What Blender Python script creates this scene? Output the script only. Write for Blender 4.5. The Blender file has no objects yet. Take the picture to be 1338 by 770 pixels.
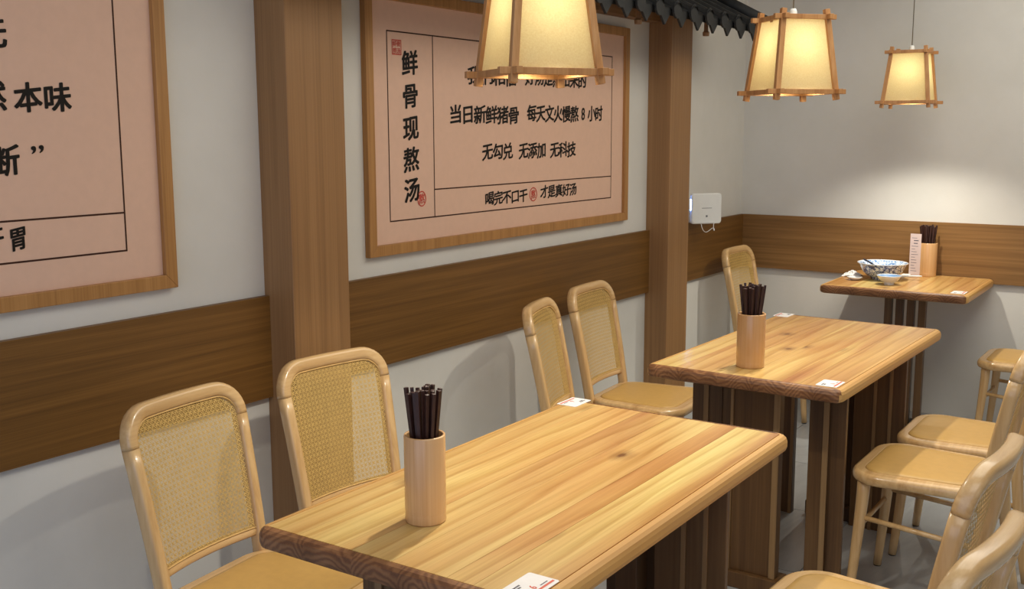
import bpy, bmesh, math, random
from mathutils import Vector, Matrix

R = math.radians
random.seed(7)
scene = bpy.context.scene
col = scene.collection

# ------------------------------------------------------------------ camera
F_PX, YAW, PITCH, ROLL = 1380.37, -0.5936, -0.1530, -0.0030
CAM = Vector((2.3057, 0.0, 1.4935))
fwd = Vector((math.sin(YAW) * math.cos(PITCH), math.cos(YAW) * math.cos(PITCH), math.sin(PITCH)))
rgt = fwd.cross(Vector((0, 0, 1))).normalized()
upv = rgt.cross(fwd)
c_, s_ = math.cos(ROLL), math.sin(ROLL)
rgt, upv = c_ * rgt + s_ * upv, -s_ * rgt + c_ * upv
cam_data = bpy.data.cameras.new('camera')
cam_data.sensor_fit = 'HORIZONTAL'
cam_data.sensor_width = 36.0
cam_data.lens = F_PX * 36.0 / 1338.0
cam_data.clip_start = 0.05
cam = bpy.data.objects.new('camera', cam_data)
m = Matrix((rgt, upv, -fwd)).transposed().to_4x4()
m.translation = CAM
cam.matrix_world = m
col.objects.link(cam)
scene.camera = cam

# ------------------------------------------------------------------ light
world = bpy.data.worlds.new('world')
scene.world = world
world.use_nodes = True
bg = world.node_tree.nodes['Background']
bg.inputs['Color'].default_value = (0.60, 0.72, 1.0, 1)     # cool daylight through the open shop front behind the camera
bg.inputs['Strength'].default_value = 1.5

BULB, LED = 12.0, 38.0            # lantern bulbs: glow of the glass, and the beam of the reflector below it
def area(name, loc, size, power, color, rot=(0, 0, 0)):
    d = bpy.data.lights.new(name, 'AREA')
    d.shape = 'RECTANGLE'
    d.size, d.size_y = size
    d.energy = power
    d.color = color
    o = bpy.data.objects.new(name, d)
    o.location = loc
    o.rotation_euler = rot
    col.objects.link(o)
    return o
area('ceiling_fill_light', (1.9, 3.6, 2.66), (1.4, 3.6), 48, (1.0, 0.955, 0.83))  # unseen soft area light, added in place of the room's other ceiling lights
area('ceiling_fill_light', (2.6, 0.2, 2.66), (1.6, 1.6), 21, (1.0, 0.96, 0.87))  # second unseen area light, added to brighten the front and the nearer poster

vs = scene.view_settings
vs.view_transform = 'Standard'
vs.look = 'None'
vs.gamma = 1
vs.use_curve_mapping = False
vs.exposure = 0.0

# ------------------------------------------------------------------ materials
def lin(r, g, b):
    f = lambda c: (c / 12.92 if c <= 0.04045 else ((c + 0.055) / 1.055) ** 2.4)
    return (f(r / 255), f(g / 255), f(b / 255), 1)

class NT:
    def __init__(self, name):
        self.m = bpy.data.materials.new(name)
        self.m.use_nodes = True
        self.t = self.m.node_tree
        self.b = self.t.nodes['Principled BSDF']
        self.out = self.t.nodes['Material Output']
    def n(self, kind, **kw):
        nd = self.t.nodes.new(kind)
        for k, v in kw.items():
            if k in nd.inputs.keys() if isinstance(k, str) else False:
                nd.inputs[k].default_value = v
            else:
                setattr(nd, k, v)
        return nd
    def l(self, a, b):
        self.t.links.new(a, b)
    def ramp(self, fac, stops):
        r = self.n('ShaderNodeValToRGB')
        e = r.color_ramp.elements
        while len(e) < len(stops):
            e.new(0.5)
        for el, (p, cc) in zip(e, stops):
            el.position = p
            el.color = cc
        self.l(fac, r.inputs['Fac'])
        return r.outputs['Color']
    def coords(self, scale, randomise=0.0, rot=(0, 0, 0), kind='Object'):
        tc = self.n('ShaderNodeTexCoord')
        mp = self.n('ShaderNodeMapping')
        mp.inputs['Scale'].default_value = scale
        mp.inputs['Rotation'].default_value = rot
        if randomise:
            oi = self.n('ShaderNodeObjectInfo')
            mu = self.n('ShaderNodeMath', operation='MULTIPLY')
            mu.inputs[1].default_value = randomise
            self.l(oi.outputs['Random'], mu.inputs[0])
            ad = self.n('ShaderNodeVectorMath', operation='ADD')
            self.l(tc.outputs[kind], ad.inputs[0])
            self.l(mu.outputs[0], ad.inputs[1])
            self.l(ad.outputs[0], mp.inputs['Vector'])
        else:
            self.l(tc.outputs[kind], mp.inputs['Vector'])
        return mp.outputs['Vector']
    def noise(self, vec, scale, detail=4, rough=0.55, dist=0.0):
        nz = self.n('ShaderNodeTexNoise')
        nz.inputs['Scale'].default_value = scale
        nz.inputs['Detail'].default_value = detail
        nz.inputs['Roughness'].default_value = rough
        nz.inputs['Distortion'].default_value = dist
        self.l(vec, nz.inputs['Vector'])
        return nz.outputs['Fac']
    def mix(self, fac, a, b, mode='MIX'):
        mx = self.n('ShaderNodeMix', data_type='RGBA', blend_type=mode)
        for i, v in ((0, fac), (6, a), (7, b)):
            if hasattr(v, 'is_linked') or isinstance(v, bpy.types.NodeSocket):
                self.l(v, mx.inputs[i])
            else:
                mx.inputs[i].default_value = v
        return mx.outputs[2]
    def bump(self, h, strength=0.1, dist=0.01):
        b = self.n('ShaderNodeBump')
        b.inputs['Strength'].default_value = strength
        b.inputs['Distance'].default_value = dist
        self.l(h, b.inputs['Height'])
        self.l(b.outputs['Normal'], self.b.inputs['Normal'])
    def done(self, color=None, rough=0.5, spec=0.5, coat=0.0):
        if color is not None:
            if isinstance(color, bpy.types.NodeSocket):
                self.l(color, self.b.inputs['Base Color'])
            else:
                self.b.inputs['Base Color'].default_value = color
        self.b.inputs['Roughness'].default_value = rough
        self.b.inputs['Specular IOR Level'].default_value = spec
        if coat:
            self.b.inputs['Coat Weight'].default_value = coat
            self.b.inputs['Coat Roughness'].default_value = 0.15
        return self.m

def plain(name, rgb, rough=0.5, spec=0.5, coat=0.0, var=0.06):
    t = NT(name)
    v = t.coords((1, 1, 1))
    f = t.noise(v, 40, 3)
    c = lin(*rgb)
    d = tuple(x * (1 - 2 * var) for x in c[:3]) + (1,)
    u = tuple(min(1, x * (1 + 2 * var)) for x in c[:3]) + (1,)
    return t.done(t.ramp(f, [(0.3, d), (0.7, u)]), rough, spec, coat)

def wood(name, dark, mid, light, along='Y', freq=1.0, rough=0.35, rnd=0.0, coat=0.0, knots=False, streak=0.12, contrast=1.0, fine=0.35):
    t = NT(name)
    s = {'X': (streak, 1, 1), 'Y': (1, streak, 1), 'Z': (1, 1, streak)}[along]
    v = t.coords(tuple(k * freq for k in s), rnd)
    big = t.noise(v, 9, 5, 0.6, 0.8)
    v2 = t.coords(tuple(k * freq * (0.25 if k < 1 else 1) for k in s), rnd)
    thin = t.noise(v2, 70, 4, 0.6)
    mx = t.n('ShaderNodeMath', operation='MULTIPLY_ADD')
    mx.inputs[1].default_value = fine
    sub = t.n('ShaderNodeMath', operation='SUBTRACT')
    sub.inputs[1].default_value = 0.5
    t.l(thin, sub.inputs[0])
    t.l(sub.outputs[0], mx.inputs[0])
    t.l(big, mx.inputs[2])
    w = 0.22 / contrast
    colr = t.ramp(mx.outputs[0], [(0.5 - w, lin(*dark)), (0.5, lin(*mid)), (0.5 + w, lin(*light))])
    if knots:
        vk = t.coords((1, 0.55, 1), rnd)
        vo = t.n('ShaderNodeTexVoronoi')
        vo.inputs['Scale'].default_value = 3.1
        t.l(vk, vo.inputs['Vector'])
        kn = t.ramp(vo.outputs['Distance'], [(0.0, (1, 1, 1, 1)), (0.035, (0.8, 0.8, 0.8, 1)), (0.07, (0, 0, 0, 1))])
        pat = t.ramp(t.noise(t.coords((0.6, 0.6, 0.6), rnd), 3.0, 1), [(0.5, (0, 0, 0, 1)), (0.56, (1, 1, 1, 1))])
        f = t.mix(1.0, kn, pat, 'MULTIPLY')
        colr = t.mix(f, colr, lin(92, 58, 30))
    if rnd:
        oi = t.n('ShaderNodeObjectInfo')
        tint = t.ramp(oi.outputs['Random'], [(0.0, (0.80, 0.72, 0.62, 1)), (0.5, (1, 0.97, 0.92, 1)), (1.0, (1.0, 1.0, 1.0, 1))])
        colr = t.mix(1.0, colr, tint, 'MULTIPLY')
    t.bump(thin, 0.06, 0.002)
    return t.done(colr, rough, 0.5, coat)

M = {}
# painted walls: slightly mottled off-white
t = NT('painted_wall')
v = t.coords((1, 1, 1))
f = t.noise(v, 3, 4, 0.6)
g = t.noise(v, 60, 5, 0.65)
t.bump(g, 0.12, 0.004)
M['wall'] = t.done(t.ramp(f, [(0.3, lin(210, 208, 202)), (0.7, lin(218, 216, 211))]), 0.75, 0.3)
M['ceiling'] = plain('ceiling_paint', (205, 202, 196), 0.8, 0.2, var=0.01)
M['veneer_h'] = wood('horizontal_oak_veneer_shaded', (98, 65, 24), (112, 76, 30), (126, 87, 38), 'Y', 5.0, 0.5, streak=0.02, contrast=1.1, fine=0.6)  # left band: shade away from the lanterns darkened into the oak colour
M['veneer_hx'] = wood('horizontal_oak_veneer_lit', (114, 80, 39), (130, 93, 49), (144, 106, 60), 'X', 5.0, 0.5, streak=0.02, contrast=1.1, fine=0.6)  # same oak on the back wall, lantern light painted in as a lighter colour
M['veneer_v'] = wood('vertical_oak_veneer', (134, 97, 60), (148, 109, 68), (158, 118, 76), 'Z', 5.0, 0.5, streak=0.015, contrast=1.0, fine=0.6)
def plank_wood():
    t = NT('tabletop_plank')
    oi = t.n('ShaderNodeObjectInfo')
    v = t.coords((1, 0.13, 1), 17.0)
    wv = t.n('ShaderNodeTexWave', wave_type='BANDS', bands_direction='X', wave_profile='SAW')
    wv.inputs['Scale'].default_value = 6.5
    wv.inputs['Distortion'].default_value = 9.0
    wv.inputs['Detail'].default_value = 3.0
    wv.inputs['Detail Scale'].default_value = 0.75
    wv.inputs['Detail Roughness'].default_value = 0.55
    t.l(v, wv.inputs['Vector'])
    fine = t.noise(t.coords((1, 0.02, 1), 17.0), 170, 4, 0.6)
    broad = t.noise(t.coords((1, 0.12, 1), 31.0), 6, 3, 0.5, 0.5)
    base = t.ramp(broad, [(0.30, lin(176, 128, 82)), (0.46, lin(202, 168, 110)), (0.66, lin(220, 204, 140))])
    grain = t.ramp(wv.outputs['Fac'], [(0.0, (1, 1, 1, 1)), (0.62, (0.95, 0.92, 0.86, 1)), (0.90, (0.76, 0.66, 0.50, 1)), (1.0, (0.90, 0.84, 0.76, 1))])
    fg = t.ramp(fine, [(0.32, (0.84, 0.80, 0.72, 1)), (0.60, (1, 1, 1, 1))])
    colr = t.mix(1.0, t.mix(0.9, base, grain, 'MULTIPLY'), fg, 'MULTIPLY')
    tint = t.ramp(oi.outputs['Random'], [(0.0, (0.92, 0.74, 0.62, 1)), (0.35, (1.0, 0.92, 0.82, 1)), (0.7, (0.98, 0.84, 0.74, 1)), (1.0, (1, 1, 0.96, 1))])
    colr = t.mix(1.0, colr, tint, 'MULTIPLY')
    # knots with a dark heart and a brown halo drawn out along the grain
    vo = t.n('ShaderNodeTexVoronoi')
    vo.voronoi_dimensions = '2D'
    vo.inputs['Scale'].default_value = 4.6
    t.l(t.coords((1, 0.62, 1), 17.0), vo.inputs['Vector'])
    sx_ = t.n('ShaderNodeSeparateColor')
    t.l(vo.outputs['Color'], sx_.inputs[0])
    some = t.ramp(sx_.outputs[0], [(0.68, (0, 0, 0, 1)), (0.70, (1, 1, 1, 1))])
    wob = t.n('ShaderNodeMath', operation='MULTIPLY_ADD')
    wob.inputs[1].default_value = 0.10
    t.l(fine, wob.inputs[0])
    t.l(vo.outputs['Distance'], wob.inputs[2])
    halo = t.ramp(wob.outputs[0], [(0.07, (1, 1, 1, 1)), (0.11, (0.45, 0.45, 0.45, 1)), (0.21, (0, 0, 0, 1))])
    colr = t.mix(t.mix(1.0, halo, some, 'MULTIPLY'), colr, lin(112, 72, 38))
    t.bump(wv.outputs['Fac'], 0.04, 0.002)
    return t.done(colr, 0.36, 0.5, 0.2)
M['plank'] = plank_wood()
# tabletop rim: honey wood along the sides, dark end grain across the ends
t = NT('tabletop_rim')
v = t.coords((1, 0.08, 1))
side = t.ramp(t.noise(v, 10, 4, 0.6, 0.8), [(0.3, lin(170, 122, 66)), (0.5, lin(196, 150, 88)), (0.7, lin(212, 170, 106))])
ve = t.coords((1, 1, 1))
sv = t.n('ShaderNodeSeparateXYZ')
t.l(ve, sv.inputs[0])
def calc(op, a_, b_):
    n_ = t.n('ShaderNodeMath', operation=op)
    for i, q in enumerate((a_, b_)):
        if isinstance(q, bpy.types.NodeSocket):
            t.l(q, n_.inputs[i])
        else:
            n_.inputs[i].default_value = q
    return n_.outputs[0]
wobx = calc('ADD', sv.outputs['X'], calc('MULTIPLY', calc('SUBTRACT', t.noise(t.coords((1, 0, 0), 3.0), 5, 1), 0.5), 0.16))
cxyz = t.n('ShaderNodeCombineXYZ')
t.l(calc('SUBTRACT', calc('MODULO', calc('ADD', wobx, 10.02), 0.107), 0.06), cxyz.inputs['X'])
t.l(calc('SUBTRACT', sv.outputs['Z'], calc('ADD', 0.60, calc('MULTIPLY', t.noise(t.coords((1, 0, 0), 5.0), 7, 1), 0.16))), cxyz.inputs['Z'])
t.l(sv.outputs['Y'], cxyz.inputs['Y'])
wv = t.n('ShaderNodeTexWave', wave_type='RINGS', rings_direction='Y')
wv.inputs['Scale'].default_value = 26
wv.inputs['Distortion'].default_value = 4.5
wv.inputs['Detail'].default_value = 3
wv.inputs['Detail Scale'].default_value = 2.0
t.l(cxyz.outputs[0], wv.inputs['Vector'])
blk = t.ramp(t.noise(t.coords((1, 0.0, 0.0)), 9, 1), [(0.35, (0.6, 0.55, 0.5, 1)), (0.65, (1, 1, 1, 1))])
end = t.ramp(wv.outputs['Fac'], [(0.05, lin(116, 76, 48)), (0.5, lin(136, 92, 58)), (0.95, lin(148, 104, 67))])
end = t.mix(1.0, end, blk, 'MULTIPLY')
tc = t.n('ShaderNodeTexCoord')
sn = t.n('ShaderNodeSeparateXYZ')
t.l(tc.outputs['Normal'], sn.inputs[0])
sg = t.n('ShaderNodeSeparateXYZ')
t.l(tc.outputs['Generated'], sg.inputs[0])
def math_(op, a, b_):
    n_ = t.n('ShaderNodeMath', operation=op)
    for i, q in enumerate((a, b_)):
        if isinstance(q, bpy.types.NodeSocket):
            t.l(q, n_.inputs[i])
        elif q is not None:
            n_.inputs[i].default_value = q
    return n_.outputs[0]
def rim_material(base_color, share):
    far = math_('GREATER_THAN', math_('ABSOLUTE', math_('SUBTRACT', sg.outputs['Y'], 0.5), None), 0.5 - share)
    notside = math_('LESS_THAN', math_('ABSOLUTE', sn.outputs['X'], None), 0.75)
    return math_('MULTIPLY', far, notside)
M['rim'] = t.done(t.mix(rim_material(None, 0.0200 / 1.1822), side, end), 0.42, 0.45, 0.0)
M['walnut'] = wood('dark_table_base_wood', (78, 54, 32), (98, 71, 43), (114, 86, 54), 'Z', 1.5, 0.4, 5.0, 0.0, False, 0.06, 1.0, 0.5)
M['walnut_edge'] = wood('lighter_base_edge_wood', (120, 92, 60), (138, 108, 72), (150, 120, 82), 'Z', 1.5, 0.4, 0.0, 0.0, False, 0.06, 1.0, 0.5)
M['black_metal'] = plain('black_foot', (24, 22, 22), 0.5)
M['chair'] = wood('lacquered_ash', (182, 142, 92), (206, 168, 116), (222, 188, 138), 'Z', 1.6, 0.27, 0.0, 0.4, False, 0.12, 1.0, 0.3)
M['chair_x'] = wood('lacquered_ash_crosswise', (182, 142, 92), (206, 168, 116), (222, 188, 138), 'Y', 1.6, 0.27, 0.0, 0.4, False, 0.12, 1.0, 0.3)
M['cane'] = plain('woven_cane', (206, 171, 102), 0.5, 0.4, var=0.03)
M['spline'] = plain('cane_spline', (210, 172, 108), 0.5, 0.4)
M['pad'] = plain('tan_leatherette', (192, 152, 86), 0.42, 0.5, var=0.02)
M['rubber'] = plain('dark_glide', (40, 34, 30), 0.6)
M['frame'] = wood('light_frame_oak', (150, 104, 54), (170, 122, 68), (184, 136, 80), 'Z', 4.0, 0.5, streak=0.03, fine=0.5)
M['paper_print'] = plain('pink_poster_paper', (221, 184, 162), 0.7, 0.2, var=0.01)
M['ink'] = plain('black_ink', (26, 22, 20), 0.6, 0.2, var=0.02)
M['rule'] = plain('brown_ruling_ink', (62, 36, 26), 0.6, 0.2, var=0.02)
M['red'] = plain('red_seal_ink', (190, 72, 60), 0.6, 0.2, var=0.05)
M['roof'] = plain('charcoal_roof_tile', (38, 39, 40), 0.6, 0.35, var=0.12)
M['roof_wood'] = wood('eave_timber', (110, 76, 42), (128, 92, 54), (142, 104, 64), 'Y', 4.0, 0.55, streak=0.03)
M['lamp_wood'] = wood('lantern_frame_wood', (164, 110, 62), (184, 132, 80), (200, 150, 98), 'Z', 3.0, 0.4, streak=0.06, fine=0.5)
M['white_plastic'] = plain('white_plastic', (232, 232, 228), 0.35, 0.5, var=0.01)
M['grey_mark'] = plain('grey_marking', (110, 110, 112), 0.5)
M['cord'] = plain('grey_lamp_cord', (120, 112, 96), 0.5)
M['bamboo'] = wood('polished_bamboo', (190, 142, 92), (210, 166, 116), (222, 182, 134), 'Z', 2.2, 0.25, 3.0, 0.4, False, 0.04, 1.0, 0.4)
M['chopstick'] = plain('dark_chopstick_wood', (58, 34, 28), 0.4, 0.5, var=0.15)
M['card'] = plain('white_card', (226, 222, 220), 0.45, 0.4, var=0.01)
M['menu'] = plain('pale_pink_menu_card', (214, 194, 190), 0.5, 0.3, var=0.01)
M['print_grey'] = plain('grey_print', (86, 84, 96), 0.5, var=0.02)
M['print_red'] = plain('red_print', (206, 84, 60), 0.5, var=0.02)
M['porcelain'] = plain('white_porcelain', (232, 232, 232), 0.15, 0.6, 0.5, var=0.01)
M['blue_glaze'] = plain('pale_blue_glaze', (128, 164, 206), 0.15, 0.6, 0.5, var=0.08)
M['tissue'] = plain('white_tissue', (236, 234, 232), 0.8, 0.2, var=0.02)
# blue-and-white porcelain
t = NT('blue_white_porcelain')
v = t.coords((1, 1, 1))
vo = t.n('ShaderNodeTexVoronoi', feature='DISTANCE_TO_EDGE')
vo.inputs['Scale'].default_value = 55
t.l(v, vo.inputs['Vector'])
nz = t.noise(v, 42, 3, 0.6, 1.5)
a = t.ramp(nz, [(0.52, lin(226, 230, 238)), (0.57, lin(52, 72, 136))])
b = t.ramp(vo.outputs['Distance'], [(0.04, lin(110, 134, 188)), (0.10, (1, 1, 1, 1))])
M['blue_white'] = t.done(t.mix(1.0, a, b, 'MULTIPLY'), 0.15, 0.6, 0.5)
t = NT('blue_white_porcelain_inside')
v = t.coords((1, 1, 1))
nz = t.noise(v, 48, 3, 0.6, 1.5)
M['blue_inside'] = t.done(t.ramp(nz, [(0.46, lin(214, 226, 240)), (0.56, lin(96, 138, 196))]), 0.15, 0.6, 0.5)
# floor tiles: grey stone look
t = NT('grey_stone_tile')
v = t.coords((1, 0.35, 1), 9.0)
f = t.noise(v, 4, 6, 0.6, 1.2)
M['tile'] = t.done(t.ramp(f, [(0.3, lin(148, 150, 152)), (0.55, lin(166, 168, 170)), (0.75, lin(182, 184, 186))]), 0.22, 0.5)
M['grout'] = plain('tile_grout', (112, 108, 104), 0.8, 0.2)
# lantern paper: translucent
t = NT('lantern_paper')
v = t.coords((1, 1, 1))
f = t.noise(v, 260, 3, 0.6)
cc = t.ramp(f, [(0.3, lin(236, 216, 164)), (0.7, lin(246, 230, 186))])
df = t.n('ShaderNodeBsdfDiffuse')
tr = t.n('ShaderNodeBsdfTranslucent')
ms = t.n('ShaderNodeMixShader')
ms.inputs[0].default_value = 0.55
t.l(cc, df.inputs['Color'])
t.l(cc, tr.inputs['Color'])
t.l(df.outputs[0], ms.inputs[1])
t.l(tr.outputs[0], ms.inputs[2])
t.l(ms.outputs[0], t.out.inputs['Surface'])
M['paper'] = t.m
def emit(name, rgb, strength):
    t = NT(name)
    t.b.inputs['Base Color'].default_value = (0.8, 0.8, 0.8, 1)
    t.b.inputs['Emission Color'].default_value = rgb
    t.b.inputs['Emission Strength'].default_value = strength
    return t.m
M['bulb'] = emit('warm_bulb', (1.0, 0.95, 0.66, 1), BULB)
M['led'] = emit('blue_led', (0.12, 0.3, 1.0, 1), 60.0)

# ------------------------------------------------------------------ helpers
def link(name, bm, mat, parent=None, smooth=False, bevel=0.0, seg=2):
    me = bpy.data.meshes.new(name)
    bmesh.ops.recalc_face_normals(bm, faces=bm.faces)
    bm.to_mesh(me)
    bm.free()
    me.materials.append(M[mat] if isinstance(mat, str) else mat)
    if smooth:
        for p in me.polygons:
            p.use_smooth = True
    o = bpy.data.objects.new(name, me)
    col.objects.link(o)
    if parent:
        o.parent = parent
    if bevel:
        b = o.modifiers.new('bevel', 'BEVEL')
        b.width = bevel
        b.segments = seg
        b.limit_method = 'ANGLE'
        b.angle_limit = R(40)
    return o

def tag(o, label=None, cat=None, group=None, kind=None):
    for k, v in (('label', label), ('category', cat), ('group', group), ('kind', kind)):
        if v:
            o[k] = v
    return o

def empty(name, loc=(0, 0, 0), rz=0.0, label=None, cat=None, group=None):
    o = bpy.data.objects.new(name, None)
    o.empty_display_size = 0.05
    o.location = loc
    o.rotation_euler = (0, 0, rz)
    col.objects.link(o)
    return tag(o, label, cat, group)

def copy_tree(o, parent=None):
    c = o.copy()
    col.objects.link(c)
    if parent:
        c.parent = parent
    for ch in list(o.children):
        copy_tree(ch, c)
    return c

def box(bm, a, b, mat=None):
    (x0, y0, z0), (x1, y1, z1) = a, b
    vs_ = [bm.verts.new(p) for p in ((x0, y0, z0), (x1, y0, z0), (x1, y1, z0), (x0, y1, z0), (x0, y0, z1), (x1, y0, z1), (x1, y1, z1), (x0, y1, z1))]
    for q in ((3, 2, 1, 0), (4, 5, 6, 7), (0, 1, 5, 4), (1, 2, 6, 5), (2, 3, 7, 6), (3, 0, 4, 7)):
        bm.faces.new([vs_[i] for i in q])
    if mat is not None:
        bmesh.ops.transform(bm, matrix=mat, verts=vs_)
    return vs_

def B(name, a, b, mat, parent=None, bevel=0.0):
    bm = bmesh.new()
    box(bm, a, b)
    return link(name, bm, mat, parent, bevel=bevel)

def prism(bm, poly, h0, h1, axis='z'):
    """extrude a closed 2-D polygon"""
    f = {'z': lambda p, h: (p[0], p[1], h), 'x': lambda p, h: (h, p[0], p[1]), 'y': lambda p, h: (p[0], h, p[1])}[axis]
    a = [bm.verts.new(f(p, h0)) for p in poly]
    b = [bm.verts.new(f(p, h1)) for p in poly]
    n = len(poly)
    bm.faces.new(a[::-1])
    bm.faces.new(b)
    for i in range(n):
        j = (i + 1) % n
        bm.faces.new((a[i], a[j], b[j], b[i]))

def lathe(bm, prof, n=24, cap0=False, cap1=False):
    rings = []
    for r, z in prof:
        rings.append([bm.verts.new((r * math.cos(2 * math.pi * k / n), r * math.sin(2 * math.pi * k / n), z)) for k in range(n)])
    for a, b in zip(rings, rings[1:]):
        for k in range(n):
            j = (k + 1) % n
            bm.faces.new((a[k], a[j], b[j], b[k]))
    if cap0:
        bm.faces.new(rings[0][::-1])
    if cap1:
        bm.faces.new(rings[-1])

def tube(bm, pts, rad, n=8, ref=(1, 0, 0), cap=True, power=2.0):
    """sweep a (super)elliptic section along pts; rad = (in-plane, along ref) per point or one value"""
    pts = [Vector(p) for p in pts]
    rings = []
    ref = Vector(ref)
    for i, p in enumerate(pts):
        tg = (pts[min(i + 1, len(pts) - 1)] - pts[max(i - 1, 0)]).normalized()
        d = (ref - tg * ref.dot(tg)).normalized()
        u = tg.cross(d)
        ru, rd = rad[i] if isinstance(rad, list) else rad
        ring = []
        for k in range(n):
            a = 2 * math.pi * (k + 0.5) / n
            ca, sa = math.cos(a), math.sin(a)
            q = 2.0 / power
            ring.append(bm.verts.new(p + u * (ru * math.copysign(abs(ca) ** q, ca)) + d * (rd * math.copysign(abs(sa) ** q, sa))))
        rings.append(ring)
    for a, b in zip(rings, rings[1:]):
        for k in range(n):
            j = (k + 1) % n
            bm.faces.new((a[k], a[j], b[j], b[k]))
    if cap:
        bm.faces.new(rings[0][::-1])
        bm.faces.new(rings[-1])

def rrect(hx0, hx1, hy, r, n=6):
    """rounded rectangle outline x in [hx0, hx1], |y| <= hy"""
    out = []
    for cx, cy, a0 in ((hx1 - r, hy - r, 0), (hx0 + r, hy - r, 90), (hx0 + r, -hy + r, 180), (hx1 - r, -hy + r, 270)):
        for k in range(n + 1):
            a = R(a0 + 90 * k / n)
            out.append((cx + r * math.cos(a), cy + r * math.sin(a)))
    return out

def loft(bm, loops, cap0=True, cap1=True):
    rings = [[bm.verts.new(p) for p in lp] for lp in loops]
    n = len(rings[0])
    for a, b in zip(rings, rings[1:]):
        for k in range(n):
            j = (k + 1) % n
            bm.faces.new((a[k], a[j], b[j], b[k]))
    if cap0:
        bm.faces.new(rings[0][::-1])
    if cap1:
        bm.faces.new(rings[-1])
    return rings

def structure(o):
    o['kind'] = 'structure'
    return o

# ------------------------------------------------------------------ the room
YB, YF, XR, ZC = 5.7786, -2.2, 4.3, 2.72
Z1, Z2, TR = 1.0231, 0.7218, 0.0204          # wooden wall band
PA, PB, QA, QB, DP = 2.1248, 2.357, 4.5716, 4.7995, 0.1184
structure(B('wall_left', (-0.12, YF, -0.05), (0, YB + 0.12, ZC), 'wall'))
structure(B('wall_back', (0, YB, -0.05), (XR, YB + 0.12, ZC), 'wall'))
structure(B('wall_right', (XR, YF, -0.05), (XR + 0.12, YB + 0.12, ZC), 'wall'))
structure(B('ceiling', (-0.12, YF, ZC), (XR + 0.12, YB + 0.12, ZC + 0.1), 'ceiling'))
fl = structure(B('floor', (0, YF, -0.12), (XR, YB, -0.006), 'grout'))
bm = bmesh.new()
box(bm, (-0.2985, -0.2985, -0.006), (0.2985, 0.2985, 0.0))
t0 = link('tile', bm, 'tile', fl)
first = True
for i in range(8):
    for j in range(14):
        x, y = 0.3 + 0.6 * i, YB - 0.3 - 0.6 * j
        if x > XR - 0.2:
            continue
        o = t0 if first else t0.copy()
        if not first:
            col.objects.link(o)
        first = False
        o.location = (x, y, 0)
for k, (a, b) in enumerate(((YF, PA), (PB, QA), (QB, YB))):
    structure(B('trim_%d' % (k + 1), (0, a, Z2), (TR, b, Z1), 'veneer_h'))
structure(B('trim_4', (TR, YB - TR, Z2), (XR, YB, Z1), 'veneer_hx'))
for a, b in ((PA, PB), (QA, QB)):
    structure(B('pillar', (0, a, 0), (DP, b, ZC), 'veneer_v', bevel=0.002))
for o in list(col.objects):
    if o.name.startswith('pillar'):
        structure(o)

# ------------------------------------------------------------------ lettering
_glyphs = {}
def glyph(ch):
    """outline of one character as (vertices, faces), its em square about 1 x 1"""
    if ch not in _glyphs:
        cu = bpy.data.curves.new('glyph', 'FONT')
        cu.body = ch
        cu.resolution_u = 3
        tmp = bpy.data.objects.new('glyph', cu)
        col.objects.link(tmp)
        dg = bpy.context.evaluated_depsgraph_get()
        me = bpy.data.meshes.new_from_object(tmp.evaluated_get(dg))
        vs_ = [(v.co.x, v.co.y) for v in me.vertices]
        fs_ = [tuple(p.vertices) for p in me.polygons]
        bpy.data.objects.remove(tmp)
        bpy.data.curves.remove(cu)
        bpy.data.meshes.remove(me)
        xs = [v[0] for v in vs_]
        w = max(xs) - min(xs)
        cx = (max(xs) + min(xs)) / 2
        wide = ord(ch) > 0x2e80
        ys_ = [v[1] for v in vs_]
        cy = 0.38 if wide else (max(ys_) + min(ys_)) / 2
        if not wide:
            k = 1.0 / max(w, max(ys_) - min(ys_))
        else:
            k = 1.08
        _glyphs[ch] = ([((x - cx) * k, (y - cy) * k) for x, y in vs_], fs_)
    return _glyphs[ch]

def text_mesh(name, body, mat, parent, y0, y1, z, h, x, place='wall', bold=0.1):
    """flat print: one mesh of the characters set side by side from y0 to y1, glyph height h, rising a little like brush script"""
    n = len(body)
    cell = (y1 - y0) / n
    verts, faces = [], []
    strikes = ((0, 0), (1, 0.35), (-1, -0.35), (0.3, 0.8), (-0.3, -0.8), (0.9, -0.5), (-0.9, 0.5))
    for i, ch in enumerate(body):
        gv, gf = glyph(ch)
        cy = (i + 0.5) * cell - (y1 - y0) / 2
        for k, (da, db) in enumerate(strikes):
            base = len(verts)
            for gx, gy in gv:
                a = gx * cell * (1.0 if n > 1 or ord(ch) < 0x2e80 else 1.0)
                b = gy * h + 0.13 * gx * h
                a, b = cy + a + da * bold * h / 3.2, b + db * bold * h / 3.2
                if place == 'wall':
                    verts.append((x - 0.00002 * k, (y0 + y1) / 2 + a, z + b))
                else:
                    p = place(a, b)
                    verts.append((p[0], p[1], p[2] - 0.00002 * k))
            faces += [tuple(q + base for q in f) for f in gf]
    me = bpy.data.meshes.new(name)
    me.from_pydata(verts, [], faces)
    me.materials.append(M[mat])
    o = bpy.data.objects.new(name, me)
    col.objects.link(o)
    o.parent = parent
    return o

def ring_mark(bm, cy, cz, ry, rz, w, x, n=28):
    a = [bm.verts.new((x, cy + ry * math.cos(2 * math.pi * k / n), cz + rz * math.sin(2 * math.pi * k / n))) for k in range(n)]
    b = [bm.verts.new((x, cy + (ry - w) * math.cos(2 * math.pi * k / n), cz + (rz - w) * math.sin(2 * math.pi * k / n))) for k in range(n)]
    for k in range(n):
        j = (k + 1) % n
        bm.faces.new((a[k], a[j], b[j], b[k]))

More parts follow.
